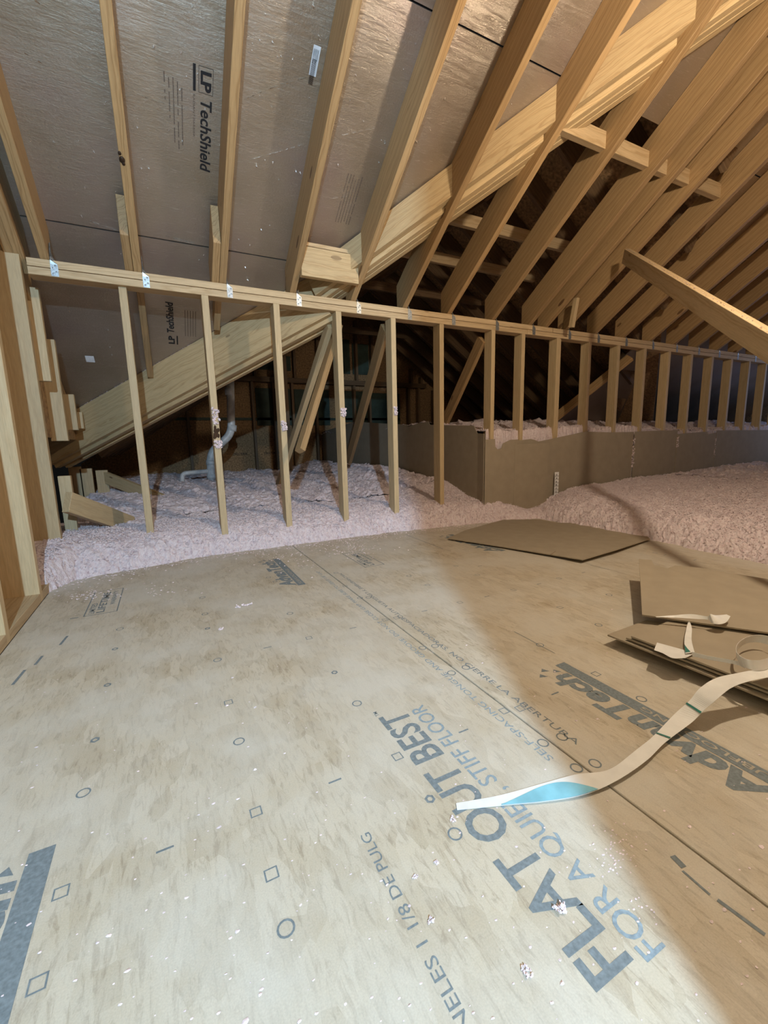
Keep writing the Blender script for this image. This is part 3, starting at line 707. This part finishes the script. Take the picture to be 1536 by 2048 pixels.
for i, (x, y, a, b, lab) in enumerate(((490, 1212, .055, .012, 'long thin wisp of pink insulation on the subfloor'), (442, 1259, .011, .008, 'small white tuft on the subfloor below the long wisp'), (862, 1842, .008, .005, 'small bright pink tuft on the subfloor beside the printed size line'), (1055, 1945, .006, .010, 'elongated tuft on the subfloor below the big letter L'), (1120, 1820, .010, .010, 'tuft lying at the foot of the big letter A'), (873, 1726, .004, .005, 'tiny tuft on the subfloor left of the big letter T'), (905, 1640, .005, .009, 'tiny pink tuft under the end of the white strap'), (830, 1755, .008, .004, 'tiny flat tuft on the subfloor above the printed size line'), (510, 1415, .004, .003, 'tiny tuft on the bare subfloor left of the slogan'))):
    q = onz(x, y); tuft('insulation_tuft', (q.x, q.y, min(a, b)*.35), a, b, min(a, b)*.45, lab, n=22, seed=40+i)

# ------------------------------------------------------------------ cardboard baffle
def sheet(name, outline, M, thk=.005, mat=M_CARD):
    bm = bmesh.new(); add_prism(bm, outline, 0, thk, M); return bm_obj(name, bm, mat)
def baffle(x0, x1, tops, y0, y1, lab, zb=-.03):
    """vertical sheet from (x0,y0) to (x1,y1), tops = [(t,z)]"""
    a = Vector((x0, y0, 0)); b = Vector((x1, y1, 0)); L = (b-a).length
    M = frame(a, b-a, (0, 0, 1)); poly = [(0, zb), (L, zb)]+[(t*L, z) for t, z in reversed(tops)]
    return tag(sheet('cardboard_baffle', poly, M), lab, 'cardboard', 'cardboard baffle sheets')
BY = 2.745
baffle(2.275, 2.64, [(0, .645), (.28, .648), (.29, .59), (.36, .565), (.48, .57), (.52, .61), (.75, .638), (1, .64)], 2.70, 2.715, 'narrow cardboard baffle sheet at the corner with a notch torn in its top')
baffle(2.60, 2.98, [(0, .60), (1, .603)], 2.712, 2.705, 'folded cardboard baffle strip just right of the notched corner sheet')
baffle(2.62, 3.53, [(0, .628), (.2, .640), (.25, .632), (.3, .618), (.35, .622), (1, .70)], 2.735, BY, 'cardboard baffle sheet with the white ruler in front and a rising top edge')
baffle(3.50, 4.21, [(0, .695), (.5, .685), (1, .685)], BY, BY+.005, 'cardboard baffle sheet crossed by the dark brace shadow')
baffle(4.225, 4.96, [(0, .688), (.6, .695), (1, .692)], BY, BY+.004, 'cardboard baffle sheet right of the joint leaking pink insulation')
baffle(4.96, 5.72, [(0, .655), (.5, .668), (.75, .672), (.78, .64), (1, .66)], BY, BY, 'cardboard baffle sheet with a lower top edge in the dim part')
baffle(5.73, 7.4, [(0, .685), (1, .675)], BY, BY, 'bluish dim cardboard baffle sheet toward the right end')
baffle(7.4, 9.4, [(0, .68), (1, .68)], BY, BY, 'last cardboard baffle sheet vanishing at the right edge')
baffle(2.30, 2.27, [(0, .70), (1, .69)], 2.86, 2.70, 'thin cardboard edge turning the baffle corner')
baffle(2.34, 2.285, [(0, .80), (.35, .835), (.37, .80), (.9, .76), (1, .58)], 4.05, 2.72, 'dark cardboard baffle sheet running away behind the sixth stud', zb=.0)
baffle(2.36, 2.34, [(0, .93), (1, .82)], 5.5, 4.02, 'dark cardboard baffle sheet deep behind the fourth and fifth studs', zb=.0)
baffle(2.38, 2.36, [(0, .84), (.9, .92), (1, .93)], 6.9, 5.46, 'farthest dark cardboard baffle sheet near the far gable wall', zb=.0)
# insulation showing in the joint
for i, (x, z0, z1) in enumerate(((4.217, .28, .66), (4.965, .5, .64), (5.722, .35, .62))):
    tuft('insulation_tuft', (x, BY-.004, (z0+z1)/2), .020, .008, (z1-z0)/2, ['ragged pink seam of insulation leaking at the first baffle joint', 'faint pink seam of insulation at the middle baffle joint', 'faint seam of insulation at the dim right baffle joint'][i], n=90 if i == 0 else 40, seed=70+i)
# ruler
rl_ = empty('depth_ruler', (3.10, 2.70, .10)); tag(rl_, 'white insulation depth ruler with black marks against the cardboard', 'ruler')
bm = bmesh.new(); add_box(bm, (-.028, 0, 0), (.022, .003, .245), .0008); ob = bm_obj('ruler_strip', bm, simple('white_plastic', (.8, .8, .8), .5), rl_)
p = Print((0, -.0005, 0), (1, 0, 0), (0, 0, 1), .0006)
for k in range(7): p.text(str(14-k*2), -.018, .035+k*.030, .020, .012, .02); p.rect(-.026, .028+k*.030, .020, .031+k*.030)
p.build('ruler_marks', M_BLK, rl_)

# ------------------------------------------------------------------ loose cardboard on the deck
def poly_sheet(name, pts, thk, lab, part_edge=True, fold=None):
    """pts: 3D corners of the underside"""
    root_c = sum((Vector(q) for q in pts), Vector())/len(pts); bm = bmesh.new()
    a = [bm.verts.new(Vector(q)-root_c) for q in pts]; b = [bm.verts.new(Vector(q)-root_c+Vector((0, 0, thk))) for q in pts]; n = len(a)
    fb = bm.faces.new(a[::-1]); ft = bm.faces.new(b)
    for i in range(n): bm.faces.new((a[i], a[(i+1) % n], b[(i+1) % n], b[i]))
    bmesh.ops.triangulate(bm, faces=[fb, ft]); bmesh.ops.recalc_face_normals(bm, faces=bm.faces[:])
    o = bm_obj(name, bm, M_CARD); o.location = root_c; return tag(o, lab, 'cardboard')
cA = [onz(895, 1078, .008), onz(930, 1062, .005), onz(1008, 1040, .004), onz(1080, 1040, .004), onz(1115, 1047, .004), onz(1165, 1047, .004), onz(1292, 1072, .004), onz(1300, 1079, .012), onz(1232, 1101, .022), onz(1165, 1121, .018), onz(1110, 1112, .012), onz(1000, 1094, .008)]
oA = poly_sheet('cardboard_sheet', cA[::-1], .005, 'large flat cardboard sheet with a crease lying at the far edge of the subfloor')
bm = bmesh.new()
a, b = onz(1105, 1111, .0185)+Vector((0, 0, 0)), onz(1178, 1060, .0105)
def strip(bm, a, b, wd, up=(0, 0, 1)):
    d = (b-a).normalized(); s = d.cross(Vector(up)).normalized()*wd/2
    vs = [bm.verts.new(q) for q in (a-s, b-s, b+s, a+s)]; bm.faces.new(vs)
def hexyz(p_): return Vector(p_)
# crease
strip(bm, onz(1100, 1110, .0195), onz(1178, 1058, .0115), .004)
o = bm_obj('crease', bm, M_CARDE); o.parent = oA; bpy.context.view_layer.update(); o.matrix_parent_inverse = oA.matrix_world.inverted()
def ext(p_, q_, t): return Vector(p_)+(Vector(q_)-Vector(p_))*t
TLb, BLb = onz(1278, 1120, .105), onz(1284, 1232, .062)
TRb, BRb = ext(TLb, onz(1536, 1162, .085), 1.9), ext(BLb, onz(1536, 1268, .070), 1.9)
cB = [TLb, onz(1303, 1122, .105), onz(1308, 1132, .10), onz(1335, 1139, .10), onz(1350, 1133, .10), onz(1400, 1138, .095), TRb, BRb, BLb]
oB = poly_sheet('cardboard_sheet', cB[::-1], .005, 'upper cardboard sheet tilted up at its left, torn back edge, with crumpled strap on it')
# stack C below
c1 = [onz(1215, 1272, .030), onz(1292, 1243, .030), onz(1330, 1248, .035), Vector((1.75, .62, .04)), Vector((1.75, -.25, .03)), ext(onz(1215, 1272, .03), onz(1536, 1402, .03), 1.35)]
oC = poly_sheet('cardboard_sheet', c1[::-1], .005, 'lowest cardboard sheet of the right-hand stack, front edge raised off the floor')
c2 = [onz(1252, 1278, .040), onz(1330, 1248, .045), Vector((1.72, .6, .05)), Vector((1.72, -.25, .045)), ext(onz(1252, 1278, .042), onz(1536, 1388, .042), 1.3)]
oC2 = poly_sheet('cardboard_sheet', c2[::-1], .005, 'middle cardboard sheet of the right-hand stack under the strap loop')
c3 = [onz(1262, 1275, .050), onz(1335, 1246, .052), Vector((1.70, .6, .058)), Vector((1.70, -.25, .055)), ext(onz(1262, 1275, .052), onz(1536, 1380, .052), 1.3)]
oC3 = poly_sheet('cardboard_sheet', c3[::-1], .005, 'third cardboard sheet of the right-hand stack just under the tilted one')

# ------------------------------------------------------------------ white strapping
def ribbon(name, nodes, mat, parent=None, thk=.0007, sub=9):
    """nodes: (centre Vector, width, across Vector)"""
    P = []
    n = len(nodes)
    def cr(a, b, c, d, t): return .5*((2*b)+(c-a)*t+(2*a-5*b+4*c-d)*t*t+(-a+3*b-3*c+d)*t**3)
    for i in range(n-1):
        q = [nodes[max(i-1, 0)], nodes[i], nodes[i+1], nodes[min(i+2, n-1)]]
        for k in range(sub):
            t = k/sub; P.append((cr(*[z[0] for z in q], t), cr(*[z[1] for z in q], t), cr(*[z[2] for z in q], t).normalized()))
    P.append((nodes[-1][0], nodes[-1][1], nodes[-1][2].normalized()))
    bm = bmesh.new(); prev = None
    for i, (c, wd, s) in enumerate(P):
        d = (P[min(i+1, len(P)-1)][0]-P[max(i-1, 0)][0]).normalized(); nn = d.cross(s).normalized()*thk
        ring = [bm.verts.new(c-s*wd/2), bm.verts.new(c+s*wd/2), bm.verts.new(c+s*wd/2+nn), bm.verts.new(c-s*wd/2+nn)]
        if prev:
            for k in range(4): bm.faces.new((prev[k], prev[(k+1) % 4], ring[(k+1) % 4], ring[k]))
        else: bm.faces.new(ring)
        prev = ring
    bm.faces.new(prev[::-1]); bmesh.ops.recalc_face_normals(bm, faces=bm.faces[:])
    return bm_obj(name, bm, mat, parent), P
def edge_nodes(lst):
    """(upper px, lower px, z)"""
    out = []
    for (a, b, z, *r) in lst:
        za = z; zb = r[0] if r else z
        A = onz(a[0], a[1], za); B = onz(b[0], b[1], zb); out.append(((A+B)/2, (B-A).length, (B-A).normalized()))
    return out
nodes = edge_nodes([((912, 1606), (914, 1620), .002), ((1000, 1590), (1003, 1611), .003), ((1080, 1568), (1090, 1603), .004), ((1150, 1549), (1165, 1590), .006), ((1215, 1540), (1232, 1562), .010),
    ((1262, 1508), (1284, 1528), .012), ((1300, 1478), (1328, 1487), .013), ((1345, 1432), (1382, 1446), .022), ((1378, 1402), (1408, 1420), .045), ((1400, 1376), (1432, 1400), .068), ((1432, 1356), (1462, 1376), .080), ((1480, 1345), (1500, 1362), .085), ((1545, 1332), (1560, 1350), .085), ((1620, 1310), (1640, 1335), .08)])
strap, PS = ribbon('strapping', nodes, M_TAPE)
tag(strap, 'long white plastic strap with a pale blue patch lying across the subfloor', 'strap')
# printed bands on strap
def band_on(P, i0, i1, mat, name, parent, w0=-.5, w1=.5, lift=.0012):
    bm = bmesh.new(); prev = None
    for i in range(i0, i1+1):
        c, wd, s = P[i]; d = (P[min(i+1, len(P)-1)][0]-P[max(i-1, 0)][0]).normalized(); nn = d.cross(s).normalized(); nn = nn if nn.z > 0 else -nn
        t = (i-i0)/max(1, i1-i0); k1 = w1 if not callable(w1) else w1(t); k0 = w0 if not callable(w0) else w0(t)
        r = [bm.verts.new(c+s*wd*k0+nn*lift), bm.verts.new(c+s*wd*k1+nn*lift)]
        if prev: bm.faces.new((prev[0], prev[1], r[1], r[0]))
        prev = r
    return bm_obj(name, bm, mat, parent, True)
band_on(PS, 9, 31, M_LBLUE, 'blue_patch', strap, w0=lambda t: .5-.85*math.sin(math.pi*min(1, max(0.02, t)))**.8, w1=.49)
def crossband(P, i, frac, mat):
    c, wd, s = P[i]; c2 = P[i+1][0]; A = c.lerp(c2, frac); d = (c2-c).normalized(); bm = bmesh.new()
    nn = d.cross(s).normalized(); nn = nn if nn.z > 0 else -nn
    vs = [bm.verts.new(A+s*wd*u+d*v+nn*.0014) for u, v in ((-.5, .0035), (.5, .001), (.5, -.0045), (-.5, -.001))]; bm.faces.new(vs); return bm_obj('green_stripe', bm, mat, strap)
crossband(PS, 70, .2, M_TEAL); crossband(PS, 56, .3, M_TEAL)
# loop, band and crumple on the cardboard
zt = .078
lp = []
c0v = onz(1512, 1306, .095)
for k in range(19):
    a = k/18*2*math.pi*1.02+2.4
    x, y = 1514+42*math.cos(a), 1304+27*math.sin(a); q = onz(x, y, .095+.004*math.sin(a))
    lp.append((q, .024, Vector((.25*math.cos(a), .25*math.sin(a), 1))))
loop, _ = ribbon('strap_loop', lp, M_TAPE); tag(loop, 'curled loop of white strap on the cardboard at the right edge', 'strap')
nd = [(onz(1384, 1308, .072), .012, Vector((0, .3, 1))), (onz(1420, 1316, .075), .010, Vector((0, .4, 1))), (onz(1470, 1325, .078), .010, Vector((0, .5, 1))), (onz(1490, 1332, .082), .012, Vector((0, .5, 1)))]
o, _ = ribbon('strap_strip', nd, M_TAPE); tag(o, 'thin twisted strap strip joining the flat strap piece to the curled loop', 'strap')
nd = edge_nodes([((1314, 1285), (1308, 1300), .060), ((1340, 1292), (1325, 1306), .060), ((1368, 1300), (1345, 1316), .061), ((1387, 1308), (1370, 1316), .062)])
o, _ = ribbon('strap_piece', nd, M_TAPE); tag(o, 'flat short piece of white strap on the front cardboard', 'strap')
nd = [(onz(1378, 1243, .074), .004, Vector((1, -.4, 0))), (onz(1378, 1258, .072), .018, Vector((1, -.4, .1))), (onz(1376, 1282, .070), .022, Vector((1, -.4, .1))), (onz(1380, 1306, .066), .026, Vector((1, -.4, .1)))]
o, PT = ribbon('strap_piece', nd, M_TAPE); tag(o, 'torn pointed piece of white strap with a green corner on the front cardboard', 'strap')
band_on(PT, 20, 26, M_TEAL, 'green_corner', o, w0=-.5, w1=lambda t: -.5+.6*t)
rr = random.Random(3); bm = bmesh.new()
base = onz(1425, 1243, .085)
o1 = onz(1310, 1235, .080)
nd = [(onz(1312, 1234, .079), .004, Vector((0, 1, .1))), (onz(1350, 1233, .086), .010, Vector((0, 1, .5))), (onz(1385, 1233, .092), .016, Vector((.2, 1, .9))), (onz(1415, 1236, .094), .010, Vector((.2, .3, 1))), (onz(1425, 1238, .097), .03, Vector((.3, .6, .8))), (onz(1440, 1238, .097), .032, Vector((.0, .9, .4))), (onz(1457, 1231, .096), .012, Vector((.2, .9, .1)))]
o, _ = ribbon('crumpled_strap', nd, M_TAPE); tag(o, 'crumpled twist of white strap lying on the tilted cardboard', 'strap')

V = []; F = []
for _ in range(150):
    t = rng.uniform(.08, .62); x = A1[0]+(B1[0]-A1[0])*t; y = A1[1]+(B1[1]-A1[1])*t; crumb(x, y+.002, rng.uniform(.003, .009), ZA1+(ZB1-ZA1)*t-.002)
me = bpy.data.meshes.new('insulation_crumbs'); me.from_pydata([tuple(v) for v in V], [], F); me.update()
tag(mobj('insulation_crumbs', me, M_TUFT), 'pink crumbs of insulation lying along the top edge of the low valley beam', 'insulation', kind='stuff')
V = []; F = []
b0 = Vector(onx(1252, 512, 3.07)); b1 = Vector(onx(1536, 690, 2.05))
for _ in range(260):
    t = rng.uniform(0, 1.1); q = b0.lerp(b1, t)+Vector((rng.uniform(-.018, .018), 0, .050)); crumb(q.x, q.y, rng.uniform(.0015, .006), q.z)
me = bpy.data.meshes.new('insulation_crumbs'); me.from_pydata([tuple(v) for v in V], [], F); me.update()
tag(mobj('insulation_crumbs', me, M_TUFT), 'pale fuzz of insulation along the top edge of the brace at the right edge', 'insulation', kind='stuff')
# ------------------------------------------------------------------ drain pipe
pp = empty('drain_pipe', (.5, 5.3, .2)); tag(pp, 'white plastic vent pipe with two bends standing in the insulation behind the second stud', 'pipe')
def py_(x, y, Y=5.3): return ony(x, y, Y)
def adopt(o, par):
    o.parent = par; bpy.context.view_layer.update(); o.matrix_parent_inverse = par.matrix_world.inverted(); return o
bm = bmesh.new(); add_tube(bm, rounded([py_(460, 745), py_(463, 868), py_(421, 905), py_(423, 985)], .10, 7), .044, 18); adopt(bm_obj('main_pipe', bm, M_PVC, None, True), pp)
bm = bmesh.new(); add_tube(bm, rounded([py_(421, 942), py_(364, 947), py_(366, 990)], .05, 6), .026, 14); adopt(bm_obj('branch_pipe', bm, M_PVC, None, True), pp)
for a, b in (((458, 775), (459, 790)), ((465, 850), (464, 862)), ((421, 920), (421, 930)), ((422, 948), (423, 958))):
    bm = bmesh.new(); add_tube(bm, [py_(*a), py_(*b)], .049, 18); adopt(bm_obj('coupling', bm, M_PVC, None, True), pp)

# ------------------------------------------------------------------ printing and nail tips on the roof sheathing
c_up = [o for o in COL.objects if o.name.startswith('ceiling')]
TD = Vector((0, CA, -SA))
def shp(x, y): return Vector((x, y, zsh(y)))
p = Print(shp(.282, 2.165), TD, (1, 0, 0), .0015)
p.text('LP', .012, .010, .070, .040, .035); p.box(-.003, .0, .088, .058, .0015); p.rect(-.003, -.022, .088, -.011)
p.text('TechShield', .105, .010, .285, .045, .02, slant=.12)
p.build('printed_logo', M_BLK, c_up[1])
p = Print(shp(.282, 2.165), TD, (1, 0, 0), .0015)
p.text('RADIANT BARRIER', .10, -.022, .16, .008, .0)
for k, (a, L) in enumerate(((.080, .245), (.075, .262), (.065, .245), (.07, .17), (.055, .11))):
    q_ = .0
    for j in range(int(L/.012)): 
        if random.random() > .12: p.rect(a+j*.012, -.068-k*.0165, a+j*.012+.0105, -.064-k*.0165)
p.build('printed_lines', M_BRN, c_up[1])
p = Print(shp(.152, 3.445), -TD, (-1, 0, 0), .0015)
p.text('LP', .0, .012, .07, .036, .035); p.text('TechShield', .095, .012, .245, .042, .02, slant=.12); p.rect(-.003, -.010, .075, -.002)
p.build('printed_logo', M_BLK, c_up[0])
p = Print(shp(.152, 3.445), -TD, (-1, 0, 0), .0015)
for k in range(5):
    for j in range(18): p.rect(.08+j*.012, -.06-k*.016, .0905+j*.012, -.056-k*.016)
p.build('printed_lines', M_BRN, c_up[0])
p = Print(shp(1.06, 2.36), TD, (1, 0, 0), .0015)
for k in range(6):
    for j in range(22):
        if random.random() > .1: p.rect(j*.012, -k*.0165+.05, j*.012+.0105, -k*.0165+.054)
p.build('printed_lines', M_BRN, c_up[1])
# nail tips: cones poking through, torn foil beside them
V = []; F = []
def tip(q, s):
    k = len(V); q = Vector(q); n = -NRM
    a = Vector((1, 0, 0)); b = n.cross(a)
    for i in range(5): an = i*6.283/5; V.append(tuple(q+(a*math.cos(an)+b*math.sin(an))*s))
    V.append(tuple(q+n*s*2.2+a*random.uniform(-1, 1)*s+b*random.uniform(-1, 1)*s))
    for i in range(5): F.append((k+i, k+(i+1) % 5, k+5))
for x, y in ((308, 93), (275, 255), (188, 304), (283, 337), (298, 337), (107, 284), (163, 432), (626, 13), (385, 14), (520, 80), (545, 86), (562, 113), (585, 121), (711, 150), (774, 80), (727, 243), (758, 325), (770, 287), (642, 357), (676, 329), (655, 311), (530, 320), (546, 325), (513, 333), (903, 142), (889, 197), (851, 220), (860, 260), (833, 284), (834, 285), (621, 450), (612, 452), (408, 510), (395, 148), (410, 218), (365, 282), (338, 260), (170, 375), (600, 345), (592, 343), (220, 694), (119, 561), (216, 660), (224, 709), (478, 480), (500, 490), (495, 560), (360, 180)):
    tip(onsh(x, y, .0), random.uniform(.003, .006))
for _ in range(230):
    px, py = random.uniform(0, 1100), random.uniform(0, 560)
    q = onsh(px, py)
    if q.y > 1.2 and q.x < vx(q.y): tip(q, random.uniform(.0012, .003))
me = bpy.data.meshes.new('nail_tips'); me.from_pydata(V, [], F); me.update(); o = mobj('nail_tips', me, M_NAIL, c_up[1]); o['kind'] = 'stuff'
# torn foil streaks
V = []; F = []
def streak(pts, wd):
    for a, b in zip(pts[:-1], pts[1:]):
        A, B = onsh(*a, .0015), onsh(*b, .0015); n = max(2, int((B-A).length/.012))
        for k in range(n):
            if random.random() < .3: continue
            p0, p1 = A.lerp(B, k/n), A.lerp(B, (k+.9)/n); s = (B-A).cross(NRM).normalized()*wd*random.uniform(.3, 1)
            i = len(V); V.extend([tuple(p0-s), tuple(p1-s*.5), tuple(p1+s*.5+NRM*-.002), tuple(p0+s+NRM*-.003)]); F.append((i, i+1, i+2, i+3))
streak([(40, 100), (85, 127)], .004); streak([(103, 122), (215, 178)], .002); streak([(245, 171), (283, 192), (330, 208)], .003); streak([(330, 208), (385, 222)], .0015)
streak([(495, 196), (545, 175), (612, 155)], .003); streak([(500, 320), (605, 290)], .0012); streak([(655, 277), (760, 255)], .0012); streak([(70, 0), (92, 17)], .004); streak([(135, 612), (140, 625)], .005)
streak([(180, 443), (235, 462)], .002); streak([(340, 478), (395, 490)], .002); streak([(305, 465), (395, 488)], .003)
streak([(663, 398), (700, 393)], .002); streak([(665, 408), (720, 435)], .0025)
me = bpy.data.meshes.new('torn_foil'); me.from_pydata(V, [], F); me.update(); o = mobj('torn_foil', me, M_NAIL, c_up[1]); o['kind'] = 'stuff'
p = Print(onsh(180, 718, 0), (1, 0, 0), -TD, .0015); p.rect(-.025, -.028, .025, .03)
p.build('sticker', M_STICK, c_up[0])
A, B = onsh(635, 91), onsh(626, 152); tdir = (B-A).normalized(); p = Print(A, TD, (1, 0, 0), .0015); Ls = (B-A).length
p.rect(0, -.016, Ls, .016); p.build('sticker', M_STICK, c_up[1])
p = Print(A, TD, (1, 0, 0), .0022)
for k in range(26): p.rect(Ls*.45+k*.0034, -.012, Ls*.45+k*.0034+.0016, .008)
for k in range(4): p.rect(.012, -.011+k*.006, .06-.01*(k % 2), -.009+k*.006)
p.build('barcode', M_BLK, c_up[1])
